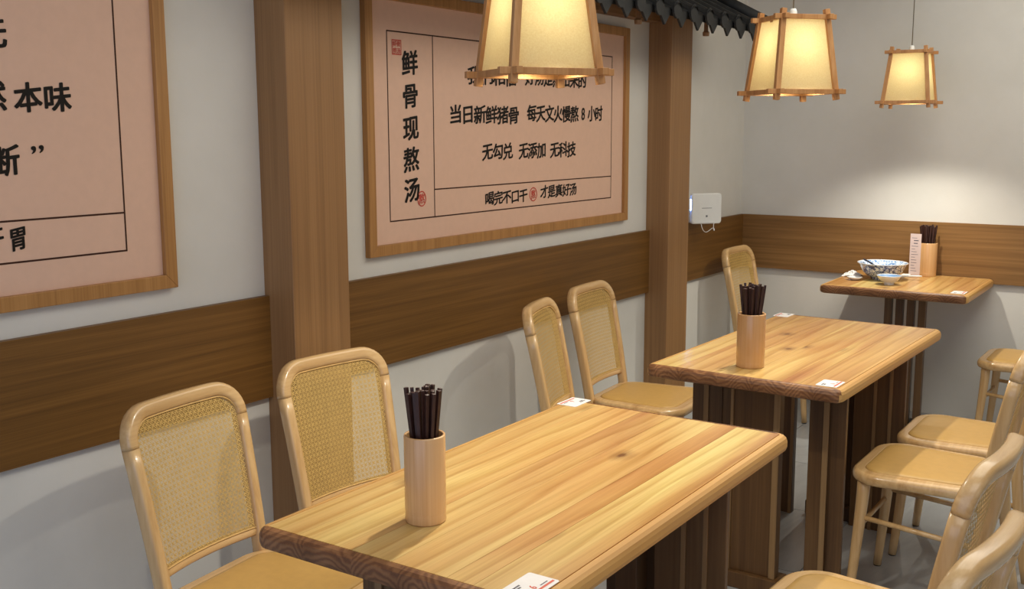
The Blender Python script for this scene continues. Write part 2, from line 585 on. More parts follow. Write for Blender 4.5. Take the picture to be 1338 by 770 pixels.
def quad_x(bm, y0, z0, y1, z1, x):
    bm.faces.new([bm.verts.new(p) for p in ((x, y0, z0), (x, y1, z0), (x, y1, z1), (x, y0, z1))])

# ------------------------------------------------------------------ posters
FW, FT = 0.036, 0.022
def poster(y0, label):
    y1, z0, z1 = y0 + 1.7786, 1.0885, 1.9509
    root = empty('framed_poster', (0, y0, z0), 0, label, 'poster', 'framed posters on the left wall')
    W_, H_ = y1 - y0, z1 - z0
    for (pts) in (((0, 0), (W_, 0), (W_ - FW, FW), (FW, FW)), ((W_, 0), (W_, H_), (W_ - FW, H_ - FW), (W_ - FW, FW)),
                  ((W_, H_), (0, H_), (FW, H_ - FW), (W_ - FW, H_ - FW)), ((0, H_), (0, 0), (FW, FW), (FW, H_ - FW))):
        bm = bmesh.new()
        prism(bm, pts, 0.0, FT, 'x')
        link('frame_rail', bm, 'frame', root, bevel=0.0015)
    B('backing_sheet', (0.001, FW - 0.006, FW - 0.006), (0.008, W_ - FW + 0.006, H_ - FW + 0.006), 'paper_print', root)
    X = 0.0086
    bm = bmesh.new()
    a0, a1, b0, b1, am, bmid, w = 0.118, 1.636, 0.1105, 0.7303, 0.357, 0.2063, 0.0022
    for q in ((a0 - w, b0 - w, a1 + w, b0 + w), (a0 - w, b1 - w, a1 + w, b1 + w), (a0 - w, b0 + w, a0 + w, b1 - w), (a1 - w, b0 + w, a1 + w, b1 - w),
              (am - w, b0 + w, am + w, b1 - w), (am + w, bmid - w, a1 - w, bmid + w)):
        quad_x(bm, *q, X)
    link('ruling_lines', bm, 'rule', root)
    return root

p2 = poster(2.565, 'wide pink calligraphy poster in oak frame between the two wooden pillars')
p1 = poster(0.025, 'pink calligraphy poster in oak frame nearer the camera, cut off by the left edge')
XT = 0.0092
def tx(p, body, y0, y1, z, h, mat='ink', bold=0.1):
    return text_mesh('lettering', body, mat, p, y0 - p.location.y, y1 - p.location.y, z - p.location.z, h, XT, bold=bold)
for ch, z in zip('鲜骨现熬汤', (1.722, 1.614, 1.507, 1.402, 1.299)):
    tx(p2, ch, 2.758, 2.838, z, 0.079)
tx(p2, '我们相信', 3.123, 3.44, 1.697, 0.062)
tx(p2, '好汤是熬出来的', 3.50, 3.974, 1.706, 0.062)
tx(p2, '当日新鲜猪骨', 3.012, 3.456, 1.556, 0.064)
tx(p2, '每天文火慢熬', 3.515, 3.91, 1.566, 0.064)
tx(p2, '8', 3.928, 3.970, 1.567, 0.05)
tx(p2, '小时', 3.99, 4.117, 1.57, 0.064)
for b_, a, e in (('无勾兑', 3.21, 3.413), ('无添加', 3.455, 3.65), ('无科技', 3.685, 3.888)):
    tx(p2, b_, a, e, 1.420, 0.06)
tx(p2, '喝完不口干', 3.227, 3.515, 1.245, 0.05)
tx(p2, '才是真好汤', 3.611, 3.897, 1.252, 0.05)
def seal_square(p, y0, y1, z0, z1):
    bm = bmesh.new()
    y0 -= p.location.y; y1 -= p.location.y; z0 -= p.location.z; z1 -= p.location.z
    w = 0.003
    for q in ((y0, z0, y1, z0 + w), (y0, z1 - w, y1, z1), (y0, z0 + w, y0 + w, z1 - w), (y1 - w, z0 + w, y1, z1 - w)):
        quad_x(bm, *q, XT)
    o = link('square_seal', bm, 'red', p)
    return o
seal_square(p2, 2.707, 2.755, 1.744, 1.793)
tx(p2, '鲜骨', 2.712, 2.750, 1.780, 0.019, 'red', 0.05)
tx(p2, '熬汤', 2.712, 2.750, 1.757, 0.019, 'red', 0.05)
for cy, cz, ry, rz in ((2.850, 1.266, 0.024, 0.027), (3.558, 1.246, 0.028, 0.028)):
    bm = bmesh.new()
    ring_mark(bm, cy - 2.565, cz - 1.0885, ry, rz, 0.004, XT)
    link('round_seal', bm, 'red', p2)
    tx(p2, '熬', cy - 0.016, cy + 0.016, cz, 0.034, 'red', 0.07)
# the nearer poster: only the ends of its lines are in the picture
for b_, a, e, z in (('无', 1.305, 1.380, 1.712), ('然', 1.300, 1.368, 1.574), ('本', 1.389, 1.456, 1.575), ('味', 1.463, 1.532, 1.576), ('断', 1.322, 1.391, 1.431)):
    tx(p1, b_, a, e, z, 0.066)
tx(p1, '”', 1.421, 1.452, 1.456, 0.024)
tx(p1, '开', 1.285, 1.338, 1.256, 0.052)
tx(p1, '胃', 1.352, 1.394, 1.254, 0.053)

# ------------------------------------------------------------------ tables
def slab(L, W, z0, z1, rim, root):
    bm = bmesh.new()
    def lp(d, z):
        r = max(0.032 - d, 0.006)
        return [(x, y, z) for x, y in rrect(-W / 2 + d, W / 2 - d, L / 2 - d, r)]
    h = z1 - z0
    loft(bm, [lp(0.014, z0), lp(0.003, z0 + 0.005), lp(0.0, z0 + 0.014), lp(0.0, z1 - 0.016), lp(0.003, z1 - 0.008), lp(0.009, z1 - 0.0025),
              lp(0.017, z1 - 0.0002), lp(0.0195, z1 - 0.0004), lp(0.0205, z1 - 0.0035), lp(0.026, z1 - 0.0035)])
    return link('tabletop', bm, rim, root, smooth=False)

def planks(top, L, W, z1, cuts, seed):
    rnd = random.Random(seed)
    x0, x1 = -W / 2 + 0.0222, W / 2 - 0.0222
    ws = cuts
    tot = sum(ws)
    x = x0
    for w in ws:
        xe = x + (x1 - x0) * w / tot
        bm = bmesh.new()
        hw, hl = (xe - x) / 2 - 0.0003, L / 2 - 0.0222
        box(bm, (-hw, -hl, -0.003), (hw, hl, 0.0))
        o = link('plank', bm, 'plank', top)
        o.location = ((x + xe) / 2, 0, z1 + rnd.uniform(-0.00025, 0.0))
        x = xe

def pedestal(root, y, s):
    """end pedestal: two stepped side posts and a panelled centre board on a plinth; s = -1 outward -y, +1 outward +y"""
    def bb(name, x0, x1, d0, d1, z0, z1, mat, bev=0.002):
        a, b = sorted((y + s * d0, y + s * d1))
        return B(name, (x0, a, z0), (x1, b, z1), mat, root, bev)
    bb('cleat', -0.275, 0.275, -0.10, 0.085, 0.682, 0.707, 'walnut')
    for k in (-1, 1):
        x0, x1 = sorted((k * 0.149, k * 0.205))
        bb('post_board', x0, x1, -0.03, 0.0, 0.0, 0.682, 'walnut')
        x0, x1 = sorted((k * 0.2055, k * 0.263))
        bb('post_board', x0, x1, -0.03, -0.012, 0.0, 0.682, 'walnut')
        x0, x1 = sorted((k * 0.196, k * 0.214))
        bb('edge_strip', x0, x1, 0.0004, 0.006, 0.0, 0.682, 'walnut_edge', 0.001)
        for e in (0.150, 0.206):
            x0, x1 = sorted((k * e, k * (e + 0.012)))
            bb('edge_strip', x0, x1, -0.036, -0.0304, 0.0, 0.682, 'walnut_edge', 0.001)
    f0, f1 = (-0.150, -0.0885) if s < 0 else (0.0785, 0.150)
    bb('filler_board', f0, f1, -0.03, -0.004, 0.0, 0.682, 'walnut')
    bb('centre_panel', -0.088, 0.078, 0.03, 0.065, 0.055, 0.682, 'walnut')
    bb('panel_stile', -0.088, -0.078, 0.0654, 0.071, 0.055, 0.682, 'walnut_edge', 0.001)
    bb('panel_stile', 0.058, 0.078, 0.0654, 0.071, 0.055, 0.682, 'walnut_edge', 0.001)
    bb('plinth', -0.105, 0.095, 0.0, 0.085, 0.0, 0.055, 'walnut', 0.003)
    bb('spine_board', -0.03, 0.03, -0.03, 0.03, 0.0, 0.682, 'walnut')

def long_table(name, label, loc, rz):
    root = empty(name, loc, rz, label, 'table', 'restaurant tables')
    top = slab(1.1822, 0.6411, 0.707, 0.75, 'rim', root)
    planks(top, 1.1822, 0.6411, 0.7494, (0.8, 1.3, 0.9, 1.2, 0.55, 1.1), 3)
    pedestal(root, -0.36, -1)
    pedestal(root, 0.36, 1)
    return root
ta = long_table('wooden_table', 'large wooden table nearest the camera, with the widest view of its grainy planked top', (1.1369, 1.9076, 0), 0.0002)
tb = copy_tree(ta)
tb.location = (1.1249, 3.5919, 0)
tb.rotation_euler.z = -0.0223
tb['label'] = 'middle planked wooden table beside the second pillar, chopstick cup at its near end'
tc_ = empty('wooden_table', (1.0268, YB - TR - 0.337, 0), 0.0028, 'small square wooden table against the far wall with used bowls on it', 'table', 'restaurant tables')
top = slab(0.665, 0.6873, 0.707, 0.75, 'rim', tc_)
planks(top, 0.665, 0.6873, 0.7494, (1.0, 1.2, 0.9, 1.1, 1.0), 5)
B('cleat', (-0.13, -0.12, 0.687), (0.13, 0.12, 0.707), 'walnut', tc_, 0.002)
for k in range(4):
    x = -0.098 + 0.0545 * k
    B('slat', (x - 0.006, -0.018, 0.02), (x + 0.029, 0.018, 0.687), 'walnut', tc_, 0.002)
B('foot_plate', (-0.19, -0.14, 0.0), (0.19, 0.14, 0.02), 'black_metal', tc_, 0.003)

# ------------------------------------------------------------------ chairs
ZS = 0.458
def lean(z):
    if z >= 0.44:
        s = (z - 0.44) / 0.425
        return -0.185 - 0.070 * s - 0.015 * s * s
    return -0.185 - 0.055 * ((0.44 - z) / 0.44) ** 1.5
def half(z):
    return 0.163 + 0.017 * max(0.0, min(1.0, (z - 0.44) / 0.40)) + 0.010 * max(0.0, 0.44 - z) / 0.44
BOW = 0.020
def bowed(y, z, dx=0.0):
    h = half(z)
    return Vector((lean(z) - BOW * (1 - min(1, (y / h) ** 2)) + dx, y, z))

def make_chair():
    root = empty('cane_chair')
    # seat
    def lp(d, z, n=9):
        out = []
        r = max(0.100 - d, 0.02)
        for x, y in rrect(-0.198 + d, 0.212 - d, 0.212 - d, r, n):
            k = 1.0 - 0.12 * max(0.0, (0.08 - x) / 0.28)
            out.append((x, y * k, z - 0.019))
        return out
    bm = bmesh.new()
    loft(bm, [lp(0.018, 0.421), lp(0.005, 0.425), lp(0.001, 0.431), lp(0.0, 0.440), lp(0.001, 0.448), lp(0.005, 0.455), lp(0.012, 0.4585), lp(0.0125, 0.4585), lp(0.036, 0.4595), lp(0.0365, 0.4595), lp(0.038, 0.455)])
    link('seat_frame', bm, 'chair_x', root, smooth=True)
    bm = bmesh.new()
    loft(bm, [lp(0.0382, 0.4552), lp(0.0382, 0.460), lp(0.042, 0.463), lp(0.056, 0.4655), lp(0.10, 0.4675), lp(0.15, 0.468)], cap0=False)
    link('seat_pad', bm, 'pad', root, smooth=True)
    # front legs
    for s in (-1, 1):
        bm = bmesh.new()
        pts, rad = [], []
        for k in range(9):
            u = k / 8
            z = 0.412 * (1 - u)
            pts.append((0.165 + 0.030 * u ** 1.3, s * (0.158 + 0.012 * u), z + 0.004))
            r = 0.0205 - 0.007 * u
            rad.append((r, r))
        tube(bm, pts, rad, 12)
        lg = link('leg', bm, 'chair', root, smooth=True)
        bm = bmesh.new()
        tube(bm, [(0.195, s * 0.170, 0.0), (0.195, s * 0.170, 0.006)], (0.0125, 0.0125), 12)
        link('glide', bm, 'rubber', lg)
    # rear posts, one piece from floor to the joint under the rounded corner
    ZJ = 0.782
    for s in (-1, 1):
        bm = bmesh.new()
        pts, rad = [], []
        for k in range(17):
            z = ZJ * k / 16
            pts.append((lean(z), s * half(z), z))
            w = 0.0125 + 0.0030 * min(1, z / 0.4)
            rad.append((w, w * 1.2))
        tube(bm, pts, rad, 16, power=3.6)
        link('back_post', bm, 'chair', root, smooth=True)
    # bent top rail with rounded corners
    bm = bmesh.new()
    pts, rad = [], []
    rc, zt = 0.066, 0.856
    hw = half(ZJ)
    path = [(-hw, ZJ + 0.0005)]
    for k in range(9):
        a = R(180 - 90 * k / 8)
        path.append((-hw + rc + rc * math.cos(a), zt - rc + rc * math.sin(a)))
    for k in range(1, 8):
        path.append((-hw + rc + (2 * hw - 2 * rc) * k / 8, zt))
    for k in range(9):
        a = R(90 - 90 * k / 8)
        path.append((hw - rc + rc * math.cos(a), zt - rc + rc * math.sin(a)))
    path.append((hw, ZJ + 0.0005))
    for y, z in path:
        pts.append(bowed(y, z))
        e = min(1.0, max(0.0, (z - ZJ) / (zt - ZJ)))
        rad.append((0.0157 + 0.0022 * e, 0.0188))
    tube(bm, pts, rad, 16, ref=(1, 0, 0.18), power=3.4)
    link('top_rail', bm, 'chair_x', root, smooth=True)
    # bottom rail of the backrest
    bm = bmesh.new()
    zb = 0.487
    hb = half(zb) - 0.008
    tube(bm, [bowed(hb * (2 * k / 12 - 1), zb) for k in range(13)], (0.0135, 0.0115), 10, ref=(1, 0, 0.18), power=2.8)
    link('bottom_rail', bm, 'chair_x', root, smooth=True)
    # woven cane, front and back layer
    z0, z1 = 0.498, 0.839
    def inside(y, z):
        h = half(z) - 0.012
        if z < z0 or z > z1 or abs(y) > h:
            return False
        r = 0.056
        if z > z1 - r and abs(y) > h - r:
            return (z - (z1 - r)) ** 2 + (abs(y) - (h - r)) ** 2 <= r * r
        return True
    P_ = 0.0137
    def strand(bm, f0, f1, wv, dx, n):
        """flat strip along the line from f0 to f1 in (y, z)"""
        d = Vector((f1[0] - f0[0], f1[1] - f0[1])).normalized()
        nr = Vector((-d.y, d.x)) * wv
        prev = None
        for k in range(n + 1):
            u = k / n
            y, z = f0[0] + (f1[0] - f0[0]) * u, f0[1] + (f1[1] - f0[1]) * u
            if inside(y, z):
                pr = (bm.verts.new(bowed(y - nr.x, z - nr.y, dx)), bm.verts.new(bowed(y + nr.x, z + nr.y, dx)))
                if prev:
                    bm.faces.new((prev[0], pr[0], pr[1], prev[1]))
                prev = pr
            else:
                prev = None
    for dx, nm in ((0.0085, 'cane_panel'),):
        bm = bmesh.new()
        ny = int(0.19 / P_)
        for i in range(-ny, ny + 1):
            for o in (-0.0018, 0.0018):
                strand(bm, (i * P_ + o, z0), (i * P_ + o, z1), 0.00095, dx, 36)
        nz_ = int((z1 - z0) / P_) + 1
        zc = z0 + 0.004
        for j in range(nz_ + 1):
            for o in (-0.0018, 0.0018):
                strand(bm, (-0.19, zc + j * P_ + o), (0.19, zc + j * P_ + o), 0.00095, dx + 0.0004, 40)
        for k in range(-20, 46):
            c0 = zc + k * P_
            strand(bm, (-0.19, c0 - 0.19), (0.19, c0 + 0.19), 0.0009, dx + 0.0008, 90)
            strand(bm, (-0.19, c0 + 0.19), (0.19, c0 - 0.19), 0.0009, dx + 0.0011, 90)
        o = link(nm, bm, 'cane', root)
        o['kind'] = 'stuff'
    # spline: thin bead round the front cane
    bm = bmesh.new()
    pth = []
    h0 = half(z0) - 0.013
    for k in range(9):
        pth.append((-h0 + 2 * h0 * k / 8, z0))
    for k in range(1, 8):
        z = z0 + (z1 - 0.056 - z0) * k / 8
        pth.append((half(z) - 0.013, z))
    for s, rng in ((1, range(0, 9)), (-1, range(8, -1, -1))):
        for k in rng:
            a = R(90 * k / 8)
            hh = half(z1 - 0.03) - 0.013
            pth.append((s * (hh - 0.056 + 0.056 * math.cos(a)), z1 - 0.056 + 0.056 * math.sin(a)))
        if s == 1:
            for k in range(1, 6):
                pth.append(((hh - 0.056) * (1 - 2 * k / 6), z1))
    for k in range(7, 0, -1):
        z = z0 + (z1 - 0.056 - z0) * k / 8
        pth.append((-(half(z) - 0.013), z))
    pth.append(pth[0])
    tube(bm, [bowed(y, z, 0.0115) for y, z in pth], (0.0022, 0.0022), 6, ref=(1, 0, 0.18))
    link('spline', bm, 'spline', root, smooth=True)
    # stretchers
    for s in (-1, 1):
        bm = bmesh.new()
        tube(bm, [(0.172, s * 0.162, 0.285), (lean(0.255), s * half(0.255), 0.255)], (0.0085, 0.0085), 8, ref=(0, 1, 0))
        link('stretcher', bm, 'chair_x', root, smooth=True)
    bm = bmesh.new()
    tube(bm, [(0.176, -0.162, 0.25), (0.176, 0.162, 0.25)], (0.0085, 0.0085), 8)
    link('stretcher', bm, 'chair_x', root, smooth=True)
    return root

chair = make_chair()
G = 'cane chairs at the tables'
CH = [
    (0.524, 1.637, 6, 'cane chair on the wall side of the nearest table, leftmost, its whole back in view'),
    (0.509, 2.108, -7, 'cane chair before the first pillar, just behind the nearest chopstick cup'),
    (0.500, 3.315, 17, 'cane chair turned edge-on behind the far left corner of the nearest table'),
    (0.430, 3.765, 4, 'cane chair left of the second pillar, tan seat tucked under the middle table'),
    (0.400, 5.400, 0, 'cane chair in the room corner by the far table, half hidden by a cup'),
    (1.702, 2.228, 177, 'pale chair on the aisle side of the nearest table, highlights on its rounded top rail'),
    (1.776, 1.750, 174, 'pale chair cut off by the bottom right corner, little but its top rail showing'),
    (1.600, 3.430, 180, 'pale chair on the aisle side of the middle table, its front leg in full view'),
    (1.620, 3.890, 180, 'pale chair at the far aisle-side end of the middle table, slanting back post showing'),
    (1.615, 5.350, 180, 'pale chair on the aisle side of the far table, cut off by the right edge'),
]
for i, (x, y, a, lab) in enumerate(CH):
    o = chair if i == 0 else copy_tree(chair)
    o.location = (x, y, 0)
    o.rotation_euler.z = R(a)
    tag(o, lab, 'chair', G)

# ------------------------------------------------------------------ lanterns
def lantern(bx, by, bz, rz):
    root = empty('paper_lantern', (bx, by, bz), R(rz))
    sb, st, H = 0.1015, 0.0765, 0.232
    w = 0.0085
    for sx_ in (-1, 1):
        for sy_ in (-1, 1):
            bm = bmesh.new()
            k = (sb - st) / H
            e0, e1 = -0.026, H + 0.024
            tube(bm, [(sx_ * (sb - k * e0), sy_ * (sb - k * e0), e0), (sx_ * (sb - k * e1), sy_ * (sb - k * e1), e1)], (w * 1.414, w * 1.414), 4, ref=(1, 0, 0))
            link('corner_post', bm, 'lamp_wood', root, bevel=0.001)
    for z, s, tail in ((0.0, sb, 0.034), (H, st, 0.030)):
        for k in (-1, 1):
            B('crossbar', (-s - tail, k * (s + 0.0) - 0.0072, z - 0.0075), (s + tail, k * s + 0.0072, z + 0.0075), 'lamp_wood', root, 0.001)
            B('crossbar', (k * s - 0.0072, -s - tail, z - 0.0072), (k * s + 0.0072, s + tail, z + 0.0078), 'lamp_wood', root, 0.001)
    for k in range(4):
        bm = bmesh.new()
        rot = Matrix.Rotation(R(90 * k), 4, 'Z')
        b0, b1 = sb - 0.002, st - 0.002
        q = [(b0, -b0, 0.002), (b0, b0, 0.002), (b1, b1, H - 0.002), (b1, -b1, H - 0.002)]
        bm.faces.new([bm.verts.new(rot @ Vector(p)) for p in q])
        link('paper_panel', bm, 'paper', root)
    B('socket_bar', (-st, -0.008, H - 0.012), (st, 0.008, H + 0.002), 'lamp_wood', root)
    bm = bmesh.new()
    lathe(bm, [(0.0, H + 0.032), (0.008, H + 0.032), (0.012, H + 0.022), (0.012, H + 0.002), (0.018, H - 0.012), (0.018, H - 0.049), (0.0, H - 0.049)], 16)
    link('socket', bm, 'white_plastic', root, smooth=True)
    bm = bmesh.new()
    prof = [(0.0, 0.105)] + [(0.029 * math.sin(R(a)), 0.134 - 0.029 * math.cos(R(a))) for a in range(15, 136, 15)] + [(0.014, H - 0.066), (0.014, H - 0.050)]
    lathe(bm, prof, 20, cap1=True)
    link('bulb', bm, 'bulb', root, smooth=True)
    ld = bpy.data.lights.new('lantern_beam', 'SPOT')
    ld.energy = LED
    ld.color = (1.0, 0.94, 0.80)
    ld.spot_size = R(118)
    ld.spot_blend = 0.7
    ld.shadow_soft_size = 0.018
    lo = bpy.data.objects.new('lantern_beam', ld)
    lo.location = (0, 0, 0.060)
    lo.parent = root
    col.objects.link(lo)
    bm = bmesh.new()
    tube(bm, [(0, 0, H + 0.030), (0, 0, ZC - bz)], (0.0022, 0.0022), 8)
    link('cord', bm, 'cord', root, smooth=True)
    return root
LG = 'paper lanterns over the tables'
l1 = lantern(1.003, 2.037, 1.622, 56.5)
l1['label'] = 'largest paper lantern, cut off by the top edge and overlapping the wide poster'
for L_, lab in ((l1, None), ):
    tag(L_, None, 'lantern', LG)
l2 = lantern(1.108, 3.390, 1.616, 48)
tag(l2, 'wood-framed paper lantern beside the end of the black tile eave', 'lantern', LG)
l3 = lantern(1.024, 5.265, 1.6245, 3.6)
tag(l3, 'smallest paper lantern, hanging over the far table against the bare back wall', 'lantern', LG)

# ------------------------------------------------------------------ tiled eave
ev = empty('tile_eave', (0, 3.6, 1.95), 0, 'charcoal Chinese tile eave jutting from the left wall over the second pillar', 'eave')
EY0, EY1 = 2.18 - 3.6, 5.06 - 3.6
XE, ZE, XI, ZI = 0.35, 0.03, 0.0, 0.215          # eave line and wall line of the slope
sl = math.atan2(ZI - ZE, XE - XI)
bm = bmesh.new()
prism(bm, [(0.0, ZI - 0.02), (XE - 0.02, ZE - 0.012), (XE - 0.02, ZE + 0.004), (0.0, ZI)], EY0, EY1, 'y')
link('roof_board', bm, 'roof', ev)
SP = 0.1635
ys = []
y = 4.993 - 3.6
while y > EY0:
    ys.append(y)
    y -= SP
length = math.hypot(XE, ZI - ZE)
def slope_pt(s, up):          # s along the slope from the eave, up = normal offset
    return (XE - s * math.cos(sl) + up * math.sin(sl), ZE + s * math.sin(sl) + up * math.cos(sl))
# one drip tile (concave pan with hanging pointed tongue) and one cap tile (half round with disc end)
def drip_mesh():
    bm = bmesh.new()
    n = 8
    rows = []
    for s in (0.0, length):
        for thick in (0, 1):
            row = []
            for k in range(n + 1):
                u = k / n * 2 - 1
                x, z = slope_pt(s, 0.004 + 0.018 * u * u + 0.007 * thick)
                row.append(bm.verts.new((x, u * 0.074, z)))
            rows.append(row)
    for k in range(n):
        bm.faces.new((rows[0][k], rows[0][k + 1], rows[2][k + 1], rows[2][k]))
        bm.faces.new((rows[1][k], rows[3][k], rows[3][k + 1], rows[1][k + 1]))
    # tongue
    x, z = slope_pt(0.0, 0.0)
    poly = []
    for k in range(n + 1):
        u = k / n * 2 - 1
        poly.append((u * 0.074, z + 0.011 + 0.018 * u * u))
    poly += [(0.072, z + 0.014), (0.0, z - 0.057), (-0.072, z + 0.014)]
    prism(bm, poly, x - 0.006, x + 0.004, 'x')
    return bm
def cap_mesh():
    bm = bmesh.new()
    n = 8
    a, b = [], []
    for s, lst in ((-0.012, a), (length, b)):
        for k in range(n + 1):
            t_ = math.pi * k / n
            x, z = slope_pt(s, 0.012 + 0.034 * math.sin(t_))
            lst.append(bm.verts.new((x, 0.036 * math.cos(t_), z)))
    for k in range(n):
        bm.faces.new((a[k], a[k + 1], b[k + 1], b[k]))
    x, z = slope_pt(-0.012, 0.012)
    poly = [(0.037 * math.cos(2 * math.pi * k / 14), z + 0.004 + 0.037 * math.sin(2 * math.pi * k / 14)) for k in range(14)]
    prism(bm, poly, x - 0.004, x + 0.006, 'x')
    return bm
d0 = link('drip_tile', drip_mesh(), 'roof', ev)
c0 = link('cap_tile', cap_mesh(), 'roof', ev)
for i, y in enumerate(ys):
    o = d0 if i == 0 else d0.copy()
    if i:
        col.objects.link(o)
    o.location = (0, y, 0)
    o = c0 if i == 0 else c0.copy()
    if i:
        col.objects.link(o)
    o.location = (0, y - SP / 2, 0)
# ridge rolls down the end of the eave
for k, (dy, r, up) in enumerate(((0.075, 0.026, 0.03), (0.035, 0.030, 0.05))):
    bm = bmesh.new()
    p = [slope_pt(s, up) for s in (-0.02, length)]
    tube(bm, [(q[0], ys[0] + dy, q[1]) for q in p], (r, r), 10, ref=(0, 1, 0))
    link('ridge_roll', bm, 'roof', ev, smooth=True)
for y in (4.52 - 3.6, 3.86 - 3.6):
    bm = bmesh.new()
    lathe(bm, [(0.0, -0.055), (0.014, -0.055), (0.016, -0.040), (0.010, -0.032), (0.009, 0.0), (0.010, 0.05)], 10, cap1=True)
    o = link('pendant_post', bm, 'roof_wood', ev)
    o.location = (0.31, y, ZE - 0.01)
B('wall_beam', (0.0, EY0, 0.045), (0.06, QA - 3.6, 0.125), 'roof_wood', ev, 0.002)

# ------------------------------------------------------------------ wireless router on the band's top edge
rt = empty('wifi_router', (0.100, 5.045, 1.0242), R(-40), 'white square wireless router leaning on the wooden band right of the second pillar', 'router')
bm = bmesh.new()
loft(bm, [[(x, y, z + 0.0775) for y, z in rrect(-0.0835 + d, 0.0835 - d, 0.0775 - d, 0.016)] for x, d in ((-0.013, 0.006), (-0.010, 0.0), (0.010, 0.0), (0.0135, 0.005))])
link('housing', bm, 'white_plastic', rt)
B('slot', (0.0136, -0.028, 0.079), (0.0142, 0.028, 0.0815), 'grey_mark', rt)
B('badge', (0.0136, -0.005, 0.034), (0.0142, 0.005, 0.044), 'grey_mark', rt)
B('status_light', (-0.006, -0.0850, 0.07), (0.004, -0.0830, 0.125), 'led', rt)
bm = bmesh.new()
pts = []
for k in range(33):
    u = k / 32
    pts.append((-0.004 + 0.016 * math.sin(u * 9), -0.03 + 0.085 * u - 0.02 * math.sin(u * 8), -0.004 - 0.030 * math.sin(math.pi * u) ** 0.6 + 0.010 * math.sin(u * 13)))
pts = [(0.0, -0.03, 0.004)] + [(x + 0.022, y, z) for x, y, z in pts] + [(0.0, 0.06, 0.006)]
tube(bm, pts, (0.0018, 0.0018), 6, ref=(1, 0.1, 0))
link('cable', bm, 'white_plastic', rt, smooth=True)

# ------------------------------------------------------------------ cups and chopsticks
bm = bmesh.new()
box(bm, (-0.0036, -0.0036, 0.0), (0.0036, 0.0036, 0.242))
for v_ in bm.verts:
    if v_.co.z < 0.1:
        v_.co.x *= 0.6
        v_.co.y *= 0.6
stick0 = link('chopstick', bm, 'chopstick', bevel=0.0006)
used_stick = [False]
def cup(x, y, r, h, label, n, seed, glabel, group):
    bm = bmesh.new()
    lathe(bm, [(0.0, 0.0), (r * 0.97, 0.0), (r, 0.003), (r * 0.985, 0.018), (r * 0.985, 0.02), (r, 0.024), (r, h - 0.003), (r * 0.985, h), (r * 0.90, h), (r * 0.885, h - 0.003), (r * 0.87, 0.010), (0.0, 0.010)], 36)
    o = link('chopstick_cup', bm, 'bamboo', smooth=False)
    for p in o.data.polygons:
        p.use_smooth = True
    o.location = (x, y, 0.7496)
    tag(o, label, 'cup', 'bamboo cups of chopsticks')
    rnd = random.Random(seed)
    rb = r * 0.86
    for i in range(n):
        a = 2.39996 * i + seed
        k = math.sqrt((i + 0.5) / n)
        px, py = (rb - 0.006) * k * math.cos(a), (rb - 0.006) * k * math.sin(a)
        tx_, ty_ = (rb - 0.008) * (k * 0.42) * math.cos(a), (rb - 0.008) * (k * 0.42) * math.sin(a)
        # the stick leans from its foot (tx_, ty_) to the rim (px, py)
        d = Vector((px - tx_ , py - ty_, h - 0.012)).normalized()
        s = stick0 if not used_stick[0] else stick0.copy()
        if used_stick[0]:
            col.objects.link(s)
        used_stick[0] = True
        s.rotation_mode = 'QUATERNION'
        s.rotation_quaternion = d.to_track_quat('Z', 'Y') @ Matrix.Rotation(rnd.uniform(0, 1.5), 3, 'Z').to_quaternion()
        s.location = (x + tx_, y + ty_, 0.7496 + 0.0125 + rnd.uniform(0, 0.012))
        tag(s, glabel, 'chopstick', group)
cup(1.070, 1.530, 0.0400, 0.172, 'bamboo chopstick cup on the nearest table, casting a shadow towards the near edge', 25, 1,
    'dark wooden chopstick standing in the cup on the nearest table', 'chopsticks in the nearest cup')
cup(1.088, 3.165, 0.0445, 0.172, 'bamboo chopstick cup at the near end of the middle table', 25, 2,
    'dark wooden chopstick standing in the cup on the middle table', 'chopsticks in the middle cup')
cup(1.054, 5.690, 0.0465, 0.172, 'bamboo chopstick cup on the far table, against the wooden wall band', 23, 3,
    'dark wooden chopstick standing in the cup on the far table', 'chopsticks in the far cup')

# ------------------------------------------------------------------ table number cards
def card(name, x, y, w, l, faces, label, rz=0.0, full=True):
    """flat card, w across x, l along y; faces = +1 read from the right-hand seats, -1 from the left"""
    o_ = empty(name, (x, y, 0.7496), rz, label, 'sticker', 'printed stickers on the tables')
    bm = bmesh.new()
    loft(bm, [[(px, py, z) for px, py in rrect(-w / 2, w / 2, l / 2, 0.005)] for z in (0.0, 0.0010)])
    link('sheet', bm, 'card', o_)
    f = faces
    Z = 0.0013
    def bar(u0, u1, v0, v1, mat, nm='print_bar'):
        # u along reading direction (0..1), v up (0..1)
        bm = bmesh.new()
        pts = []
        for u, v in ((u0, v0), (u1, v0), (u1, v1), (u0, v1)):
            pts.append((f * (0.5 - v) * w, f * (u - 0.5) * l, Z))
        bm.faces.new([bm.verts.new(p) for p in pts])
        return link(nm, bm, mat, o_)
    bar(0.10, 0.95, 0.12, 0.20, 'print_red')
    for k, (a, b) in enumerate(((0.12, 0.42), (0.15, 0.36))):
        bar(a, b, 0.72 - 0.10 * k, 0.78 - 0.10 * k, 'print_grey')
    bar(0.62, 0.86, 0.26, 0.30, 'print_grey')
    text_mesh('lettering', '6', 'print_red', o_, 0, 0.14 * l, 0, 0.24 * w, 0,
              place=lambda a, b: (-f * (b - 0.12 * w), f * (a - 0.02 * l), Z), bold=0.1)
    return o_
card('table_sticker', 1.404, 1.386, 0.062, 0.092, 1, 'white printed sticker with a red stripe at the near end of the nearest table')
card('table_sticker', 0.851, 2.463, 0.061, 0.088, -1, 'white printed sticker at the far left corner of the nearest table')
card('table_sticker', 1.376, 3.069, 0.064, 0.084, 1, 'white printed sticker at the near right corner of the middle table', -0.02)
